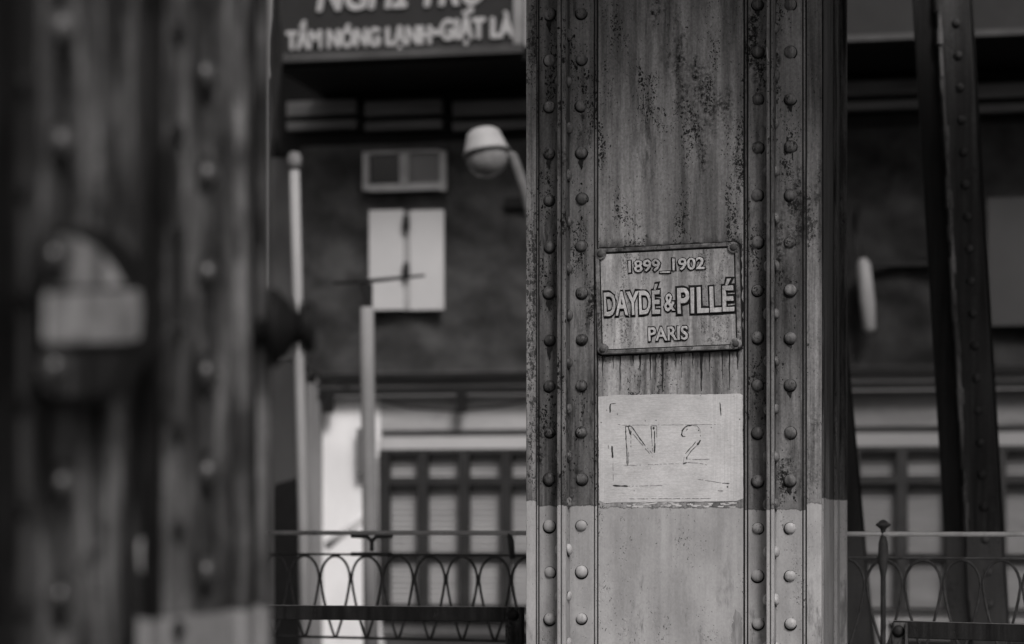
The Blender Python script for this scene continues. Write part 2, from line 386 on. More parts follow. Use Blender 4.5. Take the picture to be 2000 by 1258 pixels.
dd, cc = g.voro(g.pos, 62); v = g.mix(g.m_('MULTIPLY', g.rng(dd, .18, .06), g.m_('LESS_THAN', cc, .10)), v, .10); v = g.m_('MULTIPLY', v, g.rng(g.noise(g.sc(g.pos, (120, 9, 260), (2, 2, 2)), 1, 4, .8), .35, .65, .9, 1.08))
scr = g.rng(g.m_('ABSOLUTE', g.m_('SUBTRACT', g.noise(g.sc(g.pos, (3, 3, 46), (1, 1, 2)), 1, 3, .5), .5)), .006, .0); v = g.mix(g.m_('MULTIPLY', scr, .22), v, .2)
g.bump(br, .5, .0012); M_white = g.done(v, .55, .3)
M_scratch = plain('scratched_dark', .045, .6, (220, 220, 220), .8); M_faint = plain('scratched_faint', .2, .5, (220, 220, 220), .8)
pts = jag([(138, 118), (300, 106), (750, 96), (1000, 101), (1480, 92), (1503, 108), (1506, 1080), (1440, 1108), (1000, 1112), (420, 1118), (200, 1126), (145, 1105)], 45, 3)
patch = MB().prism([onY(*c5p(a, b), YP - .0013) for a, b in pts], (0, .0012, 0)).build('number_patch', M_white, col)
mb = MB()
for k in range(46):                       # flakes of white along the lower edge
    a = random.uniform(330, 1400); b = random.uniform(1118, 1158); ww = random.uniform(15, 70); hh = random.uniform(4, 13)
    q = jag([(a, b), (a + ww, b - 3), (a + ww * .9, b + hh), (a + ww * .2, b + hh)], 14, 3)
    mb.prism([onY(*c5p(u, t), YP - .0006 - .00001 * k) for u, t in q], (0, .0005, 0))
mb.build('paint_flakes', M_white, col)
mb = MB()
def stroke(pl, wd, mi):
    pl = [Vector((a, b)) for a, b in pl]; n = []
    for a, b in zip(pl, pl[1:]):
        m = max(2, int((b - a).length / 16)); n += [a + (b - a) * (i / m) for i in range(m)]
    n.append(pl[-1]); L, Rr = [], []
    for i, p in enumerate(n):
        t = (n[min(i + 1, len(n) - 1)] - n[max(i - 1, 0)]).normalized(); q = Vector((-t.y, t.x)); e = wd * random.uniform(.4, .95) * (.5 if i in (0, len(n) - 1) else 1)
        j = q * random.uniform(-1.5, 1.5); L.append(p + q * e + j); Rr.append(p - q * e + j)
    for i in range(len(n) - 1):
        if mi == 1 and random.random() < .18: continue
        f = [onY(*c5p(u.x, u.y), YP - .0017) for u in (L[i], L[i + 1], Rr[i + 1], Rr[i])]
        vs = [mb.bm.verts.new(p) for p in f]; fc = mb.bm.faces.new(vs); fc.material_index = mi
D, F = 0, 1
for pl, wd, mi in (
    ([(395, 400), (400, 520), (408, 640), (412, 770)], 7, D), ([(447, 410), (446, 600)], 6, F), ([(395, 400), (450, 399)], 6, D), ([(420, 402), (442, 480)], 9, D),
    ([(450, 398), (520, 500), (585, 590)], 7, D), ([(432, 432), (540, 560), (655, 695)], 6, F), ([(585, 590), (650, 660)], 5, F), ([(425, 640), (423, 765)], 4, F), ([(412, 770), (450, 765)], 5, F),
    ([(637, 398), (640, 460), (642, 520)], 8, D), ([(690, 398), (691, 510)], 5, F), ([(637, 397), (693, 396)], 6, D), ([(660, 405), (660, 432)], 13, D), ([(672, 560), (669, 652)], 12, D), ([(645, 520), (650, 640)], 5, F), ([(668, 440), (670, 560)], 6, D),
    ([(1025, 390), (985, 394), (955, 410), (932, 440), (925, 480), (937, 497), (962, 497)], 8, D), ([(1025, 390), (1070, 398), (1098, 430), (1103, 500)], 5, F), ([(968, 440), (985, 425)], 9, F), ([(1080, 440), (1092, 436)], 9, D),
    ([(1104, 530), (1090, 555), (1072, 578)], 15, D), ([(1062, 545), (1010, 605), (960, 660)], 6, D), ([(1070, 580), (1015, 635), (975, 690)], 5, D), ([(973, 688), (975, 716)], 12, D), ([(975, 714), (1080, 714), (1190, 712)], 4, F),
    ([(938, 756), (975, 742)], 12, D), ([(975, 742), (1080, 748), (1165, 765)], 4, F), ([(950, 690), (940, 752)], 5, F),
    ([(250, 272), (250, 198), (258, 188)], 9, D), ([(258, 187), (305, 184)], 5, D), ([(1287, 175), (1292, 235), (1297, 300)], 6, D), ([(266, 585), (275, 700)], 11, D), ([(233, 575), (237, 612)], 7, F), ([(277, 740), (280, 935)], 4, F),
    ([(275, 961), (330, 963), (420, 966)], 11, D), ([(420, 966), (560, 964), (760, 958)], 4, F), ([(1310, 938), (1380, 939)], 6, D), ([(1359, 965), (1361, 980)], 12, D), ([(1250, 1006), (1320, 1012)], 7, F), ([(300, 376), (345, 386)], 7, F),
    ([(360, 390), (1280, 384)], 3, F), ([(380, 772), (900, 752)], 3, F), ([(1080, 900), (1300, 935)], 4, F), ([(430, 1085), (1200, 1082)], 4, F)):
    stroke(pl, wd, mi)
mb.build('lettering', [M_scratch, M_faint], patch)
mb = MB()
for x_, w_, y1_ in ((1178, 3, 735), (1197, 2.2, 722), (1211, 2.4, 764), (1236, 3.5, 715), (1252, 5, 724), (1271, 3.2, 742), (1281, 2, 728), (1294, 5.5, 766), (1318, 2.5, 716), (1333, 2, 738), (1352, 3, 720), (1371, 6, 764), (1386, 3, 727), (1409, 2.4, 741), (1425, 3, 762), (1440, 4, 722)):
    n_ = 12; x_ += random.uniform(-2, 2); L_, R_ = [], []
    for i in range(n_ + 1):
        f_ = i / n_; yy = 684 + (y1_ - 684) * f_; ww = 1.35 * w_ * (.25 + .75 * (1 - f_) ** 1.4) * random.uniform(.75, 1.2); cx_ = x_ + .5 * math.sin(i * 1.1 + x_)
        L_.append(onY(cx_ - ww * .5, yy, YP - .0006)); R_.append(onY(cx_ + ww * .5, yy, YP - .0006))
    mb.bm.faces.new([mb.bm.verts.new(p) for p in L_ + R_[::-1]])
mb.build('rust_runs', M_run, col)
mb = MB()
for x_, y_, h_, w_ in ((1440, 1190, 84, 24),):
    q_ = jag([(x_ - w_ * .2, y_), (x_ + w_ * .35, y_ + h_ * .15), (x_ + w_ * .5, y_ + h_), (x_ - w_ * .5, y_ + h_ * 1.1), (x_ - w_ * .4, y_ + h_ * .4)], 5, 1.8)
    mb.bm.faces.new([mb.bm.verts.new(onY(a_, b_, (YP if x_ < 1450 else (YA if x_ < 1567 else YM)) - .0005)) for a_, b_ in q_])
mb.build('grey_smears', plain('grey_smear', .25, .35, (90, 90, 12), .7), col)
mb = MB(); mb.tube([onY(1258, 180, YP - .001), onY(1260, 215, YP - .001), onY(1263, 238, YP - .001)], .0008, 6); mb.tube([onY(1497.5, 92, YM - HR - .001), onY(1499, 112, YM - HR - .001), onY(1502, 120, YM - HR - .001)], .0009, 6)
mb.build('paint_scratch', M_white, col)

# ================================================================== PLAQUE
M_cast = steel('cast_plaque', .38, .3, .6, .35, off=(8, 8, 2), streak=(70, 70, 5), pit_scale=150)
M_rim = steel('cast_rim', .17, .5, .8, .8, off=(1, 6, 2), streak=(50, 50, 50), pit_scale=150)
M_screw = steel('dark_screw', .09, .4, .4, .4, off=(3, 6, 2))
M_let = steel('cast_letter', .52, .2, .3, .25, off=(5, 6, 2), pit_scale=190)
pc = onY(1306, 584.3, YP - .0002); u = K * 7.0        # metres per photo pixel at the plaque
plq = thing('cast_plaque', pc, 'cast metal plaque with raised lettering, slightly askew on the sharp riveted column', 'plaque')
ROT = Matrix.Translation(pc) @ Matrix.Rotation(R(-1.5), 4, 'Y')
def L(px, py):      # photo position -> plaque's own x, z
    a, b = (px - 1306) * u * 1.008, -(py - 584.3) * u; t = R(1.5)
    return (a * math.cos(t) + b * math.sin(t), -a * math.sin(t) + b * math.cos(t))
W2, H2 = 141 * u, 103.5 * u
def rrect(w, h, r, n=5):
    out = []
    for cx, cz, a0 in ((w - r, h - r, 0), (-w + r, h - r, 90), (-w + r, -h + r, 180), (w - r, -h + r, 270)):
        out += [(cx + r * math.cos(R(a0 + 90 * i / n)), cz + r * math.sin(R(a0 + 90 * i / n))) for i in range(n + 1)]
    return out
TP = .014
gp = [(a + random.uniform(-.002, .004) * (1 if a > 0 else -1), b + random.uniform(-.001, .003) * (1 if b > 0 else -1)) for a, b in jag(rrect(W2 + .004, H2 + .004, .016), .012, .0)]
MB().prism([ROT @ Vector((a, .0001, b)) for a, b in gp], (0, -.0009, 0)).build('dark_edge', M_grime_shade, plq)  # thin ragged dark border just outside the plate
MB().prism([ROT @ Vector((a, -.001, b)) for a, b in rrect(W2, H2, .014)], (0, -TP + .001, 0), bev=.0015).build('plate', M_cast, plq)
mb = MB()
out, inn = rrect(W2, H2, .014), rrect(W2 - .0115, H2 - .0115, .008)
bmr = bmesh.new(); n = len(out); loops = []
for pts_, yy in ((out, -TP + .002), (out, -TP - .0045), ([(a * (1 - .002 / W2), b * (1 - .002 / H2)) for a, b in out], -TP - .006), ([(a * (1 + .002 / W2), b * (1 + .002 / H2)) for a, b in inn], -TP - .006), (inn, -TP - .004), (inn, -TP + .002)):
    loops.append([bmr.verts.new(ROT @ Vector((a, yy, b))) for a, b in pts_])
for A_, B_ in zip(loops, loops[1:]):
    for k in range(n): bmr.faces.new((A_[k], A_[(k + 1) % n], B_[(k + 1) % n], B_[k]))
bmesh.ops.recalc_face_normals(bmr, faces=bmr.faces[:]); mb._merge(bmr, 0); mb.build('rim', M_rim, plq)
mb = MB()
wo_, ho_ = W2 - .0112, H2 - .0112
for x0_, x1_, z0_, z1_ in ((-wo_, wo_, ho_ - .0045, ho_), (-wo_, wo_, -ho_, -ho_ + .0035), (-wo_, -wo_ + .0035, -ho_ + .0036, ho_ - .0046), (wo_ - .004, wo_, -ho_ + .0036, ho_ - .0046)):
    mb.box(x0_, x1_, -TP - .0006, -TP + .0005, z0_, z1_, mat=ROT)
mb.build('rim_line', M_grime_shade, plq)  # thin dark line just inside the raised rim
FACE = ROT @ Matrix.Rotation(R(90), 4, 'X')           # local z of a lathe -> out of the plaque
for sx, sz in ((-1, 1), (1, 1), (-1, -1), (1, -1)):
    q = ROT @ Vector((sx * (W2 - .0155), -TP, sz * (H2 - .0155)))
    Tm = Matrix.Translation(q) @ Matrix.Rotation(R(90), 4, 'X')
    b_ = MB().lathe([(.0165, 0), (.0165, .0055), (.0145, .0072), (.0, .0075)], Tm, 24).build('boss', M_rim, plq)
    mb = MB().lathe([(.0095, .007), (.0095, .0095), (.0065, .0125), (0, .0135)], Tm, 18); mb.build('screw', M_screw, b_)
for body, (p0, q0), (p1, q1) in (('1899_1902', (1230, 533.5), (1376, 507.5)), ('DAYDÉ', (1182, 614), (1289, 558)), ('&', (1300, 608), (1318.5, 576)), ('PILLÉ', (1326, 612), (1432, 551)), ('PARIS', (1269, 665.5), (1344, 639.5))):
    x0, z0 = L(p0, q0 if body != '1899_1902' else q0); x1, z1 = L(p1, q1)
    zc0 = L((p0 + p1) / 2, q0)[1]; zc1 = L((p0 + p1) / 2, q1)[1]
    mb = MB(); ref = text_mesh(body, .05)
    off_ = .012
    fit_text(mb, body, x0, x1, zc0, zc1, 0, .0070, ROT @ Matrix.Translation((0, -TP + .0005, 0)), bevel=.016, offset=.004, ref=ref, jitter=.0016)
    fit_text(mb, body, x0, x1, zc0, zc1, 1, .0012, ROT @ Matrix.Translation((0, -TP + .0003, 0)), offset=.084, ref=ref, jitter=.003)
    mb.build('lettering', [M_let, M_grime_shade], plq); bpy.data.meshes.remove(ref)

# ================================================================== NEAR COLUMN (out of focus, left)
XF = -1.12
near = thing('riveted_column', Vector((XF - .4, 3.0, ZB)), 'blurred dark riveted column close to the lens, filling the left edge, with a rounded bracket', 'column')
def yf(px): return onX(px, 0, XF).y
def fz(px, py): return onX(px, py, XF).z
MB().box(XF - .86, XF, yf(-90), yf(520), ZB, 2.7, bev=.003).build('side_plate', M_fore, near)
for p0, p1, h_, m_, nm_ in ((-60, 22, .010, M_fdark, 'cover_strip'), (24, 66, .006, M_fore, 'angle_iron'), (72, 164, .012, M_fmid, 'angle_iron'), (166, 184, .022, M_fpale, 'cover_strip'), (194, 262, .004, M_fmid, 'centre_plate'),
                            (276, 304, .010, M_fdark, 'cover_strip'), (312, 444, .012, M_fmid, 'angle_iron'), (446, 459, .024, M_fpale, 'cover_strip'), (462, 498, .002, M_fdark, 'cover_strip'), (502, 517, .010, M_fmid, 'cover_strip')):
    MB().box(XF - .0005, XF + h_, yf(p0), yf(p1), ZB, 2.7, bev=.0015).build(nm_, m_, near)
FR = rivet_mesh([M_fore_riv, M_grime_shade], .0215, .021, 22, 1.55); FS = rivet_mesh([M_grime_shade, M_grime_shade], .013, .011, 16, 1.2)  # wide dark collars paint the crescent of shade at the near rivets
for px, y0, pt, k0, k1, me in ((97, 60, 222, 0, 6, FR), (384, 150, 193.8, 0, 6, FR), (327, 65, 194, 0, 7, FS), (30, 165, 205, 0, 6, FS)):
    for k in range(k0, k1):
        py = y0 + pt * k
        if px == 97 and 480 < py < 760: continue
        put_rivet(me, Vector((XF + (.0125 if px != 30 else .0062), yf(px), fz(px, py))), (1, 0, 0), near, 1.0)
M_black = plain('black_plastic_and_shade', .007, .3, (20, 20, 20), .6, .15)
# rounded bracket with a pale painted band
M_brk = steel('bracket_grey', .27, .6, .5, .9, off=(5, 1, 1), pit_scale=60, streak=(20, 20, 4)); M_pale = plain('pale_band', .25, .45, (14, 14, 16), .7, dirt=.8, dark=.08)
bp = [(55, 530), (60, 480), (88, 447), (140, 446), (195, 470), (230, 515), (248, 560), (276, 585), (274, 640), (258, 680), (232, 720), (205, 765), (160, 788), (85, 786), (56, 740)]
XK = XF + .014
brk = MB().prism([onX(a, b, XK) for a, b in bp], (.035, 0, 0), bev=.006).build('bracket', M_black, near)  # base plate coloured black and widened to stand for shadow round the bracket
MB().prism([onX(a, b, XK + .0353) for a, b in ((98, 470), (125, 458), (178, 478), (216, 520), (240, 562), (90, 565))], (.006, 0, 0), bev=.002).build('upper_plate', M_brk, brk)  # paler grey carries the light on the upper part
XB = XK + .0353
MB().prism([onX(a, b, XB) for a, b in ((84, 572), (262, 566), (268, 600), (262, 664), (240, 670), (84, 672))], (.008, 0, 0), bev=.002).build('pale_band', M_pale, brk)
MB().prism([onX(a, b, XB) for a, b in ((80, 690), (240, 690), (215, 752), (165, 776), (90, 774), (74, 740))], (.004, 0, 0), bev=.001).build('lower_plate', M_fore, brk)
for py in (505, 722): put_rivet(FR, onX(104, py, XB + (.004 if py > 600 else .006)), (1, 0, 0), near, .9)
dp = jag([(286, 955), (292, 990), (295, 1040), (306, 1075), (300, 1115), (288, 1140), (277, 1115), (270, 1080), (279, 1040), (277, 990)], 18, 4)
MB().prism([onX(a, b, XF + .0012) for a, b in dp], (-.001, 0, 0)).build('paint_drip', plain('pale_drip', .42, .2, (40, 40, 40)), near)

# small black horn on the near column's back edge
hc = atD(531, 640, 3.58); ax = (atD(613, 640, 3.58) - hc)
hz = ax.normalized().to_track_quat('Z', 'Y').to_matrix().to_4x4(); L_ = ax.length; q = K * 3.58
horn = thing('horn', hc, 'small black horn with a round end cap jutting from the blurred column edge', 'horn')
Tm = Matrix.Translation(hc) @ hz
MB().lathe([(0, 4 * q), (70 * q, 0), (78 * q, 0), (78 * q, 9 * q), (66 * q, 20 * q), (56 * q, 33 * q), (38 * q, 44 * q), (33 * q, 58 * q), (0, 58 * q)], Tm, 32).build('bell', M_black, horn)
MB().lathe([(0, 58.5 * q), (46 * q, 58.5 * q), (50 * q, 61 * q), (50 * q, 80 * q), (44 * q, 85 * q), (0, 85 * q)], Tm, 32).build('end_cap', M_black, horn)
MB().box(hc.x - .03, hc.x + .0, hc.y - .006, hc.y + .006, hc.z - .012, hc.z + .012, bev=.002).build('bracket', M_black, horn)

# ================================================================== LEANING MEMBERS
RIVD = rivet_mesh([steel('strut_rivet', .05, .5, .4, .5, .16, -.05, off=(7, 7, 1), spec=.3), M_grime_shade], .0175, .012, 18, 1.1)
def member(label, d, e0, e1, rid, riv, y_riv, gname):
    """e0/e1: (left, ridge, right) photo columns at rows 0 and 1040"""
    def pt(i, py, dd=d): f = py / 1040.0; return atD(e0[i] + (e1[i] - e0[i]) * f, py, dd)
    root = thing('leaning_strut', pt(1, HOR) + Vector((0, 0, ZB)), label, 'bridge strut', 'leaning bridge struts')
    ys = (-260, 1650); nrm = Vector((-S, C, 0)) * .02
    for i, j, nm, m in ((0, 1, 'flange', M_member), (1, 2, 'flange', M_face)):
        mb = MB(); gap = Vector((C, S, 0)) * .004
        A0, B0, A1, B1 = pt(i, ys[0]), pt(j, ys[0]), pt(i, ys[1]), pt(j, ys[1])
        mb.prism([A0 + (gap if i else gap * 0), B0, B1, A1 + (gap if i else gap * 0)], nrm, bev=.003); mb.build(nm, m, root)
    mb = MB(); w_ = Vector((C, S, 0)) * .010; o_ = Vector((S, -C, 0)) * .050
    A0, A1 = pt(1, ys[0]), pt(1, ys[1])
    for k_ in range(60):
        a_, b_ = A0 + (A1 - A0) * (k_ / 60), A0 + (A1 - A0) * ((k_ + 1) / 60); j_ = w_ * random.uniform(.45, 1.15); q_ = w_ * random.uniform(-.25, .25)
        mb.prism([a_ - j_ + q_, a_ + j_ + q_, b_ + j_ + q_, b_ - j_ + q_], o_ * random.uniform(.8, 1.05))
    mb.build('rib', M_member_edge, root)
    mb = MB(); A0, A1 = pt(2, ys[0]), pt(2, ys[1])
    mb.prism([A0 + w_ * .3, A0 + w_ * 1.2, A1 + w_ * 1.2, A1 + w_ * .3], nrm * 5, bev=.002)
    mb.build('back_flange', M_member, root)
    fw = Vector((S, -C, 0))
    for k in range(*riv):
        py = y_riv + 63 * k; f = py / 1040.0
        a = pt(1, py); b = pt(2, py); put_rivet(RIVD, a + (b - a) * .55 + fw * .001, fw, root, .95)
    return root
member('dark riveted strut leaning behind the right guard rail, pale along its rib', 9.6, (1783, 1829, 1894), (1845, 1886, 1956), 0, (0, 21), 45, 'g')
member('dark strut mostly hidden behind the sharp column, only its leaning right edge showing', 9.9, (1440, 1500, 1588), (1540, 1590, 1684), 0, (0, 0), 45, 'g')

# ================================================================== ORNAMENTAL RAILING
M_rail = plain('galvanised_rail', .42, .25, (8, 8, 8), .5, .4, dirt=.3); M_wire = plain('dark_wire', .05, .5, (30, 30, 30), .6, .3)
def rd(px): return 1.0 / (.11236 + 1.168e-5 * (px - 700))
rail = thing('loop_railing', atD(1300, HOR, rd(1300)) + Vector((0, 0, ZB)), 'low metal railing of looped wire under a pale top rail, running behind the sharp column', 'railing')
zg = Vector((0, 0, 0))
dref = rd(700); Zt = (HOR - 1041) * K * dref; Zm = (HOR - 1083) * K * dref; Zl = (HOR - 1246) * K * dref; Ztouch = (HOR - 1132) * K * dref
P0, P1 = atD(440, HOR, rd(440)), atD(2080, HOR, rd(2080)); dirv = (P1 - P0); LEN = dirv.length; dirv.normalize()
def rp(s, z): return P0 + dirv * s + Vector((0, 0, z))
MB().tube([rp(0, Zt), rp(LEN, Zt)], .0085, 12).build('top_rail', M_rail, rail)
MB().tube([rp(0, Zm), rp(LEN, Zm)], .0042, 10).build('middle_rail', M_wire, rail)
MB().tube([rp(0, Zl), rp(LEN, Zl)], .0050, 10).build('bottom_rail', M_wire, rail)
PITCH = 69.5 * K * dref * 1.0
s_ref = (atD(655, HOR, rd(655)) - P0).dot(dirv)
ph = s_ref % PITCH
zt_ = Zm - .006
def loop_pts(sc):
    hw = PITCH / 2 - .0035; out = []
    for side in (-1, 1):
        seq = []
        for i in range(13):
            f = i / 12
            if f < .5: a = f / .5 * math.pi / 2; xx = hw * math.sin(a); zz = zt_ - (zt_ - Ztouch) * (1 - math.cos(a))
            else: e = (f - .5) / .5; xx = hw * (1 - e) ** 1.0 * (1 + .35 * e) + .003 * e; zz = Ztouch + (Zl - .0 - Ztouch) * (e ** .92)
            seq.append(rp(sc + side * xx, zz))
        out.append(seq)
    return out[0][::-1] + out[1][1:]
k = 0
while ph + PITCH * k < LEN:
    MB().tube(loop_pts(ph + PITCH * k), .0048, 8).build('loop', M_wire, rail); k += 1
# little stanchions
def post(px, fin):
    s = (atD(px, HOR, rd(px)) - P0).dot(dirv); mb = MB()
    if fin:
        mb.tube([rp(s, Zt + .012), rp(s, Zt - .006), rp(s, Zt - .03), rp(s, Zm - .01), rp(s, Zm - .06), rp(s, ZB)], [.008, .009, .016, .018, .009, .009], 14)
        o = mb.build('post', M_wire, rail)
        MB().lathe([(.007, .0), (.012, .010), (.022, .016), (.026, .022), (.018, .028), (.008, .036), (0, .038)], Matrix.Translation(rp(s, Zt + .010)), 16).build('finial', M_wire, o)
    else:
        mb.tube([rp(s - .085, Zt - .011), rp(s - .02, Zt - .013), rp(s, Zt - .03), rp(s, (Zt + Zm) / 2), rp(s, Zm + .012)], .0075, 10)
        mb.tube([rp(s - .085, Zm + .001), rp(s + .085, Zm + .001)], .0075, 10); mb.tube([rp(s, Zt - .03), rp(s + .02, Zt - .013), rp(s + .085, Zt - .011)], .0075, 10)
        mb.build('brace', M_wire, rail)
post(726, False); post(1725, True)
s1 = (atD(998, HOR, rd(998)) - P0).dot(dirv)
MB().tube([rp(s1 - .006, Zt), rp(s1, Zt - .03), rp(s1 + .006, Zm - .012)], [.009, .012, .010], 10).build('brace', M_wire, rail)

# ================================================================== GUARD RAIL BARS
def guard(label, y, pa, pb, ya, yb, hgt, post_px, yaw_add=0.0, edge=False):
    A_, B_ = onY(pa, ya, y), onY(pb, ya, y); B_ = atD(pb, yb, onY(pb, yb, y).length * 1.0) if False else onY(pb, yb, y - yaw_add)
    root = thing('guard_rail', Vector(((A_.x + B_.x) / 2, y, ZB)), label, 'guard rail', 'black steel guard rails')
    h = Vector((0, 0, -hgt)); bk = Vector((0, .012, 0))
    MB().prism([A_, B_, B_ + h, A_ + h], bk, bev=.002).build('top_bar', M_bar, root)
    MB().prism([A_ + Vector((0, .0125, 0)), B_ + Vector((0, .0125, 0)), B_ + Vector((0, .0125, -.008)), A_ + Vector((0, .0125, -.008))], (0, .045, 0), bev=.001).build('top_leg', M_barpale, root)
    x0, x1 = X_(post_px[0], y - .02), X_(post_px[1], y - .02); zt = (A_ if post_px[0] < 1200 and pa > 1200 else B_).z
    f = .0
    MB().box(x0, x1, y - .022, y - .006, -1.3, zt + .002, bev=.002).build('post', M_postm, root)
    x2 = x1 if post_px[0] < 1200 else x1
    MB().box(x2 - .009, x2, y - .050, y - .0225, -1.3, zt + .003, bev=.002).build('post_leg', M_bar if not edge else M_postm, root)
    xb_ = (x0 + x1) / 2 - .004; put_rivet(RIVB, Vector((xb_, y - .0222, zt - .022)), (0, -1, 0), root, 1.0)
    return root
M_barpale = plain('pale_bar_top', .12, .5, (40, 40, 40), .5, .3)  # top leg of the bar, paler than its front
M_postm = steel('flaking_post', .05, .9, .8, 1.0, off=(3, 4, 2), streak=(45, 45, 9), pit_scale=60, dark=.008)
RIVB = rivet_mesh([M_bar, M_grime_shade], .017, .012, 18, 1.1)
guard('black steel guard rail between the blurred column and the sharp column', 7.42, 380, 1016, 1181.5, 1186.5, 28 * K * 7.6, (987, 1023))
guard('black steel guard rail with a bolted end post, right of the sharp column', 7.30, 1744, 2090, 1213, 1223, 33 * K * 7.2, (1741, 1774), .12, True)

# ================================================================== BUILDING
YF_, YW = 15.0, 14.97
M_wallw = plain('white_wall', .86, .10, (3, 3, 1.2), .8, .2); M_wallg = plain('grey_wall', .40, .2, (3, 3, 1), .85, .2, dirt=.2)
M_wallr = plain('dim_fascia', .16, .25, (1.2, 1, 8), .8, .2, dirt=.2); M_slatr = plain('dim_slats', .17, .2, (2, 2, 7), .6, .3); M_wall = plain('pale_fascia', .4, .2, (1.2, 1, 8), .8, .2, dirt=.2); M_dwall = plain('dark_render', .10, .5, (2.6, 1, 3.4), .9, .15, bump=.4, dirt=.5, dark=.028); M_dwallr = plain('darker_render', .048, .5, (2.6, 1, 3.4), .9, .15, bump=.4, dirt=.4, dark=.008)  # right-hand copies darker: dimming towards the picture edge put into the colour
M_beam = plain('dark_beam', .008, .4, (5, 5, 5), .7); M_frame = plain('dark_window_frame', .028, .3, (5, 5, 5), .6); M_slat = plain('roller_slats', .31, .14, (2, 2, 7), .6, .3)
M_rails = plain('grey_rail', .16, .3, (1.5, 2, 9), .7); M_fram2 = plain('pale_window_frame', .34, .25, (4, 4, 4), .6)
M_pdark = glass('dark_pane', .02); M_pmid = plain('grey_pane', .16, .2, (3, 3, 3), .4)
bld = thing('shop_building', Vector((X_(1300, YW), YW, -1.3)), 'blurred shop building across the street with shuttered windows and a dark upper storey', 'building')
def rect(mb, p0, p1, q0, q1, Y, dep, mi=0, bev=0.0):
    """photo rectangle (columns p0..p1, rows q0..q1) as a box whose front is on plane Y"""
    pm = (p0 + p1) / 2
    return mb.box(X_(p0, Y), X_(p1, Y), Y, Y + dep, Z_(q1, pm, Y), Z_(q0, pm, Y), mi, bev)
def xbox(mb, p0, p1, z0, z1, Y, dep, mi=0): return mb.box(X_(p0, Y), X_(p1, Y), Y, Y + dep, z0, z1, mi)
ZW = lambda py, Y, px=1300: Z_(py, px, Y)
# back wall of the ground floor, its white bay and the grey return
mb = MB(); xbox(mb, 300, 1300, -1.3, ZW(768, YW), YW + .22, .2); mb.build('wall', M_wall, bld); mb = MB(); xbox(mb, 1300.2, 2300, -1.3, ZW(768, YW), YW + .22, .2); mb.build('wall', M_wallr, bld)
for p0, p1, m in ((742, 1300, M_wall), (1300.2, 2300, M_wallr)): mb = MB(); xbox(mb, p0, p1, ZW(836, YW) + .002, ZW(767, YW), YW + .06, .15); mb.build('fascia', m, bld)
mb = MB(); xbox(mb, 624.2, 741.8, -1.3, ZW(767, YW), YW + .05, .169); mb.build('white_bay', M_wallw, bld)
mb = MB(); xbox(mb, 596, 624, -1.3, ZW(740, YW), YW - .02, .2); mb.build('pilaster', plain('pilaster_grey', .2, .3, (6, 3, 1), .85), bld)
mb = MB(); xbox(mb, 380, 595.8, -1.3, ZW(690, YW), YW - .05, .25); mb.build('dark_bay', plain('dark_bay', .045, .3, (2, 2, 1), .9), bld)
# fascia bands above the windows
mb = MB(); xbox(mb, 742, 2300, ZW(848, YW), ZW(836, YW), YW + .10, .11); mb.build('fascia_groove', M_rails, bld)
for p0, p1, v_ in ((742, 1300, .46), (1300.2, 2300, .26)): mb = MB(); xbox(mb, p0, p1, ZW(874, YW), ZW(849, YW), YW + .03, .18); mb.build('fascia_band', plain('pale_band_wall', v_, .12, (1, 1, 4), .8), bld)  # right-hand band darker, the same edge dimming in its colour
# sill wall
mb = MB(); xbox(mb, 735, 2300, ZW(1212, YW), ZW(1192, YW), YW + .05, .2); mb.build('sill', plain('pale_sill', .5, .15, (2, 2, 2)), bld)
mb = MB(); xbox(mb, 600, 2300, ZW(1246, YW), ZW(1220, YW), YW + .1, .15); mb.build('base_groove', plain('grey_base', .12, .3, (2, 2, 2)), bld)
def window(p0, p1, bars):
    zt, zb = ZW(874, YW) - .003, ZW(1191, YW); ztr = ZW(938, YW); zl = ZW(1083, YW)
    fr = MB(); x0, x1 = X_(p0, YW), X_(p1, YW)
    for b in bars:
        xx = X_(b, YW); fr.box(xx - .033, xx + .033, YW, YW + .06, zb, zt)
    xs_ = [X_(b, YW) for b in bars]
    for a, b in zip(xs_, xs_[1:]):
        fr.box(a + .0335, b - .0335, YW + .003, YW + .055, zt - .03, zt); fr.box(a + .0335, b - .0335, YW + .003, YW + .055, ztr - .026, ztr + .026)
        fr.box(a + .0335, b - .0335, YW + .003, YW + .055, zb, zb + .02); fr.box(a + .0335, b - .0335, YW + .02, YW + .055, zl - .016, zl + .006)
    win = fr.build('window', M_frame, bld)
    for a, b in zip(xs_, xs_[1:]):
        sm = MB(); z = zb + .001; pts_ = []
        while z < zt: pts_ += [(YW + .070, z), (YW + .082, z + .030)]; z += .036
        vs = [(sm.bm.verts.new((a + .01, yy, zz)), sm.bm.verts.new((b - .01, yy, zz))) for yy, zz in pts_]
        for q0, q1 in zip(vs, vs[1:]): sm.bm.faces.new((q0[0], q0[1], q1[1], q1[0]))
        # thickness: a back sheet
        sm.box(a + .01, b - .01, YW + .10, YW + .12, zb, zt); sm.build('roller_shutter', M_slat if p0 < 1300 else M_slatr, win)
    return win
window(742, 1150, (750, 825, 906, 988, 1070, 1150)); window(1560, 2100, (1580, 1670, 1762, 1858, 1955, 2055))
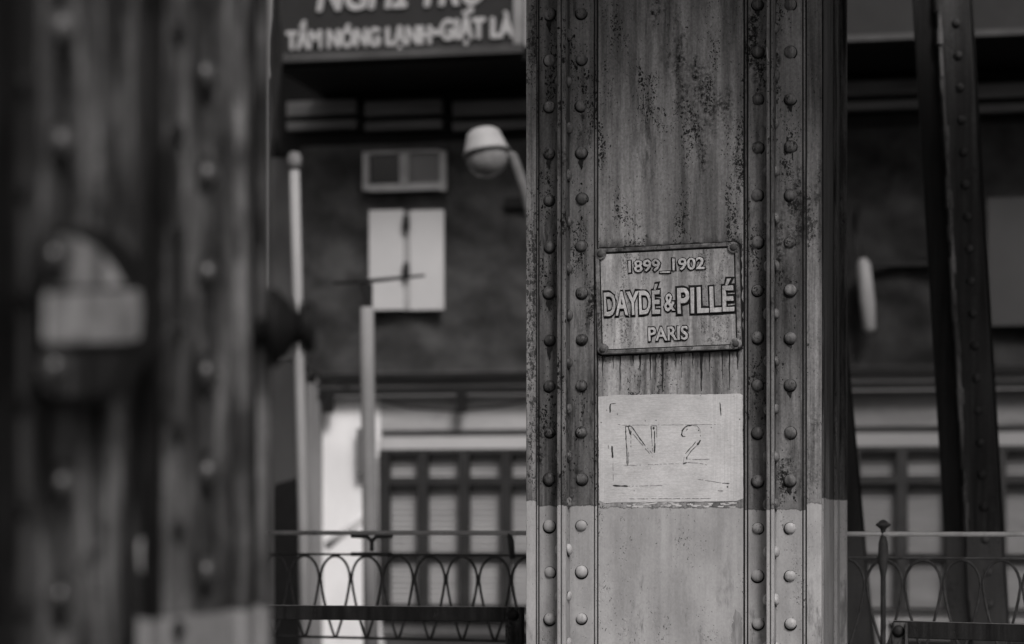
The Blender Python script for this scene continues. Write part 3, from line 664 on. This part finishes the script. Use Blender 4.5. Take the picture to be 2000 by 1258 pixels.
# upper storey face, dark and stained
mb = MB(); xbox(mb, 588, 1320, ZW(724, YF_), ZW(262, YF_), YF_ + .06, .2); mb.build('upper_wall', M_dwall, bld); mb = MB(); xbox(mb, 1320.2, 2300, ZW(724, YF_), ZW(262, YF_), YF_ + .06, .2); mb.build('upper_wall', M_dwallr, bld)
mb = MB(); xbox(mb, 620, 2300, ZW(738, YF_), ZW(724, YF_) - .002, YF_ - .09, .08); xbox(mb, 622, 2300, ZW(766, YF_), ZW(752, YF_), YF_ - .08, .07); xbox(mb, 622, 2300, ZW(752, YF_) + .001, ZW(738, YF_) - .001, YF_ - .05, .04, 1)
mb.build('floor_beam', [M_beam, M_rails], bld)
for px in (640, 900): mb = MB(); rect(mb, px - 9, px + 9, 766, 806, YF_ - .10, .04); mb.build('bracket', M_beam, bld)
# rails over the upper wall
for p0, p1 in ((560, 695), (712, 862), (884, 1040), (1560, 1830), (1850, 2300)):
    rr = 0 if p0 < 1200 else -38
    mb = MB(); rect(mb, p0, p1, 196 + rr, 224 + rr, YF_ + .15, .08); rect(mb, p0, p1, 236 + rr, 252 + rr, YF_ + .17, .08); mb.build('rail', M_rails, bld)
mb = MB(); xbox(mb, 540, 2300, ZW(262, YF_) + .001, ZW(60, YF_), YF_ + .30, .2); mb.build('recess', M_beam, bld)
mb = MB(); xbox(mb, 540, 2300, Z_(122, 780, 14.2), Z_(112, 780, 14.2), 14.26, 1.6); mb.build('canopy', M_beam, bld)
mb = MB(); rect(mb, 520, 585, 150, 1258, YF_ + .5, .3); mb.build('side_pier', M_wallg if False else plain('grey_pier', .17, .3, (3, 3, 1), .9), bld)
mb = MB(); xbox(mb, 540, 2300, Z_(-200, 780, 14.2), Z_(-560, 780, 14.2), 14.4, .3); mb.build('parapet', M_dwall, bld)
# small two-pane window and rods on the upper wall
wf = MB()
for a, b, c_, d_ in ((708, 720, 297, 372), (858, 870, 295, 372), (780, 798, 297, 360), (720.1, 857.9, 358, 372), (720.1, 857.9, 294, 299)): rect(wf, a, b, c_, d_, YF_ - .09, .045)
w2 = wf.build('window', M_fram2, bld)
mb = MB(); rect(mb, 720, 780, 299, 358, YF_ - .06, .012); mb.build('pane', M_pdark, w2)
mb = MB(); rect(mb, 798, 858, 299, 358, YF_ - .06, .012); mb.build('pane', M_pmid, w2)
mb = MB(); rect(mb, 1700, 1830, 512, 520, YF_ - .08, .06); mb.build('rod', M_beam, bld); mb = MB(); rect(mb, 985, 1040, 385, 405, YF_ - .06, .05); mb.build('bracket', M_beam, bld)

# white two-leaf shutter on the upper wall
sh = thing('white_shutter', onY(792, 605, YF_ - .05), 'bright white two-leaf shutter on the dark tarpaulin, below the small two-pane window', 'shutter')
M_ws = plain('white_board', .50, .08, (2, 2, 2), .7)
for a, b in ((720, 787), (800, 866)): mb = MB(); rect(mb, a, b, 410, 606, YF_ - .09, .03, bev=.004); mb.build('leaf', M_ws, sh)
mb = MB(); rect(mb, 787.2, 799.8, 415, 606, YF_ - .082, .02); mb.build('seam', plain('grey_seam', .33, .2, (3, 3, 3)), sh)
for py in (434, 527): MB().lathe([(0, -.05), (.022, -.045), (.026, 0), (.02, .045), (0, .05)], Matrix.Translation(onY(793, py, YF_ - .12)) @ Matrix.Scale(.7, 4, (0, 1, 0)), 12).build('latch', M_frame, sh)

# pale panel and tarpaulin at the far right
pn = MB(); rect(pn, 1928, 2120, 384, 636, YF_ - .08, .03, bev=.004); tag(pn.build('pale_panel', plain('dim_panel', .045, .12, (2, 2, 2), .7)), 'plain grey panel over the dark tarpaulin, right of the leaning strut', 'panel')
def cloth(p0, p1, q0, q1, Y, nm, label, m):
    bm_ = bmesh.new(); nx, nz = 110, 60; gr = []
    for j in range(nz + 1):
        row = []
        for i in range(nx + 1):
            f, e = i / nx, j / nz; p = Vector((X_(p0, Y) + (X_(p1, Y) - X_(p0, Y)) * f, Y, Z_(q0, 1300, Y) + (Z_(q1, 1300, Y) - Z_(q0, 1300, Y)) * e))
            q = Vector((p.x * 2.2 + p.z * 1.5, 3, p.z * 2.6 - p.x * .6)); p.y += .05 * noise.noise(q) + .018 * noise.noise(q * 2.7) + .012 * math.sin(p.x * 9 + p.z * 13) * noise.noise(q * .8); row.append(bm_.verts.new(p))
        gr.append(row)
    for j in range(nz):
        for i in range(nx): bm_.faces.new((gr[j][i], gr[j][i + 1], gr[j + 1][i + 1], gr[j + 1][i])).smooth = True
    me = bpy.data.meshes.new(nm); r_ = bmesh.ops.solidify(bm_, geom=bm_.faces[:], thickness=.006); bm_.to_mesh(me); bm_.free(); me.materials.append(m)
    o = bpy.data.objects.new(nm, me); COL.objects.link(o); return tag(o, label, 'tarpaulin')
cloth(590, 1318, 263, 723, YF_ - .005, 'tarpaulin', 'dark draped tarpaulin on the upper storey, behind the white shutter and street lamp', M_dwall)
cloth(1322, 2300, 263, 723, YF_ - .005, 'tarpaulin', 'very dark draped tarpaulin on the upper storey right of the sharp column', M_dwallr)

# shop sign
YS = 14.2
sign = thing('shop_sign', onY(780, 112, YS), 'dark shop sign with pale block letters above the black canopy, between the two columns', 'sign')
M_sign = plain('sign_board', .022, .2, (3, 3, 3), .5); M_lets = plain('sign_letter', .37, .12, (20, 20, 20), .6); M_sfr = plain('sign_frame', .06, .3, (4, 4, 4), .5)
XS0, XS1 = X_(540, YS), X_(1022, YS)
zs0, zs1 = Z_(112, 780, YS), Z_(-190, 780, YS)
MB().box(XS0, XS1, YS, YS + .05, zs0, zs1).build('board', M_sign, sign)
mb = MB(); mb.box(XS0 - .001, XS1 + .001, YS - .03, YS - .001, zs0 - .005, zs0 + 15 * K * 14.6); mb.box(XS0, XS0 + .03, YS - .03, YS - .001, zs0 + 15 * K * 14.6 + .001, zs1); mb.build('frame', M_sfr, sign)
mb = MB(); mb.box(XS1 - .055, XS1 + .001, YS - .031, YS - .001, zs0 + 15 * K * 14.6 + .001, zs1); mb.build('frame', plain('sign_frame_pale', .22, .2, (4, 4, 4)), sign)
def zsg(py): return Z_(py, 780, YS)
def letters(body, px0, px1, py0, py1, shear, offset):
    mb = MB(); Tt = Matrix.Translation((0, YS - .004, 0))
    for i, (a, c_) in enumerate(((0, 0), (-.007, .001), (.007, -.001), (0, .006), (0, -.006))):
        fit_text(mb, body, X_(px0, YS) + a, X_(px1, YS) + a, zsg(py1) + c_, zsg(py0) + c_, 0, .012 + .0007 * i, Tt, offset=.008 if offset < 1 else 0, shear=shear)
    mb.build('lettering', M_lets, sign)
letters('NGHỈ TRỌ', 622, 950, -66, 32, .22, .03)
letters('TẮM NÓNG LẠNH', 562, 842, 34, 98, 0.0, .035); letters('-', 848, 857, 64, 71, 0, .03); letters('GIẶT LÀ', 862, 1003, 30, 93, 0.0, .035)
s2 = thing('blank_fascia_board', onY(1850, 100, YS), 'dark blank board under the top edge, right of the sharp column', 'board')
MB().box(X_(1400, YS), X_(2200, YS), YS, YS + .05, Z_(62, 1850, YS), Z_(-190, 1850, YS)).build('board', M_sign, s2)
MB().box(X_(1400, YS), X_(2200, YS), YS - .02, YS + .049, Z_(74, 1850, YS), Z_(62, 1850, YS) - .001).build('frame', M_sfr, s2)

# ================================================================== STREET THINGS
# street lamp
dl = 12.3; qk = K * dl
lamp = thing('street_lamp', atD(1060, HOR, dl) + Vector((0, 0, ZB)), 'street lamp with white hood and glass bowl, its arm vanishing behind the sharp column', 'street lamp')
lc = atD(950, 300, dl); Tm = Matrix.Translation(lc) @ Matrix.Rotation(R(9), 4, Vector((S, -C, 0)).normalized()) @ Matrix.Rotation(R(-8), 4, Vector((C, S, 0)))
MB().lathe([(45 * qk, 0), (47 * qk, 2 * qk), (43 * qk, 8 * qk), (37 * qk, 28 * qk), (32 * qk, 42 * qk), (24 * qk, 48 * qk), (0, 50 * qk)], Tm, 28).build('hood', plain('white_hood', .36, .1, (8, 8, 8), .5), lamp)
MB().lathe([(42 * qk, -1 * qk), (41 * qk, -14 * qk), (36 * qk, -28 * qk), (24 * qk, -42 * qk), (0, -48 * qk)], Tm, 28).build('bowl', plain('grey_bowl', .22, .2, (20, 20, 20), .2, .5), lamp)
MB().lathe([(46 * qk, -.6 * qk), (48 * qk, -3 * qk), (46 * qk, -4 * qk), (43 * qk, -1.2 * qk)], Tm, 28).build('rim', M_frame, lamp)
mb = MB(); mb.tube([lc + Vector((C, S, 0)) * (36 * qk), atD(1000, 305, dl), atD(1025, 372, dl), atD(1050, 470, dl), atD(1062, 640, dl), Vector((atD(1062, 640, dl).x, atD(1062, 640, dl).y, ZB))], [.028, .028, .028, .03, .045, .055], 12); mb.build('pole', plain('lamp_pole', .12, .2, (8, 8, 8)), lamp)

# grey pole with a slanting cross arm
dp_ = 13.2; qk = K * dp_
pole = thing('street_pole', atD(722, HOR, dp_) + Vector((0, 0, ZB)), 'grey pole with a thin dark cross arm at its top, standing before the white shutter', 'pole')
M_pole = plain('grey_pole', .24, .15, (6, 6, 2), .7)
MB().tube([atD(717, 600, dp_), atD(718, 760, dp_), atD(722, 1000, dp_), Vector((atD(727, 1258, dp_).x, atD(727, 1258, dp_).y, ZB))], [13 * qk, 14 * qk, 14.5 * qk, 16 * qk], 16).build('shaft', M_pole, pole)
fwd = Vector((-S, C, 0)) * .05
MB().prism([atD(700, 556, dp_), atD(727, 553, dp_), atD(727, 606, dp_), atD(719, 610, dp_)], fwd, bev=.004).build('bracket', M_beam, pole)
MB().tube([atD(650, 553, dp_), atD(720, 549, dp_), atD(830, 538, dp_)], [.006, .012, .007], 8).build('cross_arm', M_beam, pole)

# white pole with a cap, left
dw = 13.6; qk = K * dw
wp = thing('white_pole', atD(602, HOR, dw) + Vector((0, 0, ZB)), 'thin white pole with a knobbed top, beside the blurred column', 'pole')
M_wp = plain('white_pole', .31, .1, (6, 6, 2), .6)
b_ = atD(600, 1258, dw)
MB().tube([atD(575, 330, dw), atD(583, 640, dw), atD(592, 1000, dw), Vector((b_.x, b_.y, ZB))], 10 * qk, 14).build('shaft', M_wp, wp)
MB().lathe([(0, -14 * qk), (13 * qk, -12 * qk), (15 * qk, 0), (14 * qk, 12 * qk), (9 * qk, 20 * qk), (0, 22 * qk)], Matrix.Translation(atD(575, 318, dw)), 18).build('cap', plain('cap_grey', .16, .3, (20, 20, 20)), wp)

cb = MB()
for i in range(4): cb.tube([atD(532 + 4 * i + 4 * math.sin(k_ * 1.3 + i), -60 + 46 * k_, 13.4 + .03 * i) for k_ in range(9)], .014, 8)
tag(cb.build('cable_bundle', M_beam), 'bundle of dark cables hanging at the left end of the shop sign', 'cables')
cw = MB(); cw.tube([onY(560 + 80 * i, 700 + 60 * math.sin(i * .5) + 12 * i, 14.6) for i in range(8)], .008, 6); tag(cw.build('sagging_cable', M_beam), 'thin dark cable sagging across the shop front, above the shuttered windows', 'cable')
# dark cabinet, meter box, tube, white post
mb = MB(); mb.prism([atD(534, 947, 14.4), atD(592, 930, 14.4), atD(592, 1560, 14.4), atD(534, 1560, 14.4)], Vector((-S, C, 0)) * .3, bev=.01)
tag(mb.build('black_cabinet', M_black), 'tall black box with a sloping top behind the left end of the looped railing', 'cabinet')
mb = MB(); rect(mb, 696, 716, 836, 930, YW - .02, .11, bev=.006); tag(mb.build('meter_box', plain('meter_grey', .16, .2, (5, 5, 5))), 'narrow grey meter box on the white wall beside the grey pole', 'meter box')
mb = MB(); mb.tube([onY(640, 1066, YW + .06), onY(668, 1043, YW + .06), onY(722, 1003, YW + .06)], .03, 8); tag(mb.build('slanting_pipe', plain('pale_pipe', .55, .1, (4, 4, 4))), 'pale slanting pipe across the bright white wall', 'pipe')
tl = thing('white_tube', onY(1693, 580, YF_ - .15), 'white tube hanging upright against the dark tarpaulin, just right of the sharp column', 'tube')
MB().tube([onY(1684, 505, YF_ - .15), onY(1687, 516, YF_ - .15), onY(1694, 590, YF_ - .15), onY(1698, 642, YF_ - .15), onY(1699, 652, YF_ - .15)], [.02, .042, .048, .040, .015], 14).build('tube', plain('white_plastic', .21, .1, (5, 5, 5), .5), tl)
MB().tube([onY(1677, 402, YF_ - .06), onY(1680, 460, YF_ - .1), onY(1684, 506, YF_ - .15)], [.02, .006, .006], 8).build('hanger', M_beam, tl)
wb = MB(); c_ = atD(1706, 1240, 13.0); wb.lathe([(0, 0), (.10, -.02), (.14, -.07), (.15, -.2), (.16, ZB - atD(1706, 1200, 13.0).z)], Matrix.Translation(atD(1716, 1203, 13.0)) @ Matrix.Scale(.33, 4, (C, S, 0)), 20)
tag(wb.build('white_bollard', M_wp), 'white round-topped bollard low behind the railing, left of the right guard rail post', 'bollard')

mb = MB().box(-9, 7, 5.45, 8.8, 2.71, 3.0); mb.box(-9, 7, 5.5, 5.65, 2.45, 2.7095); struct(mb.build('shade_deck', M_member))  # overhead deck out of view, added and sized to darken the column's top
# ================================================================== GROUND
def sheet(nm, x0, x1, y0, y1, z, m):
    mb = MB(); vs = [mb.bm.verts.new(p) for p in ((x0, y0, z), (x1, y0, z), (x1, y1, z), (x0, y1, z))]; mb.bm.faces.new(vs); return struct(mb.build(nm, m))
sheet('ground', -150, 150, -150, 150, -1.31, plain('asphalt', .05, .3, (2, 2, 2), .9))
mb = MB().box(-9, 7, -2, 9.6, -1.306, -1.3); struct(mb.build('pavement', plain('walkway_concrete', .09, .25, (3, 3, 3), .9)))
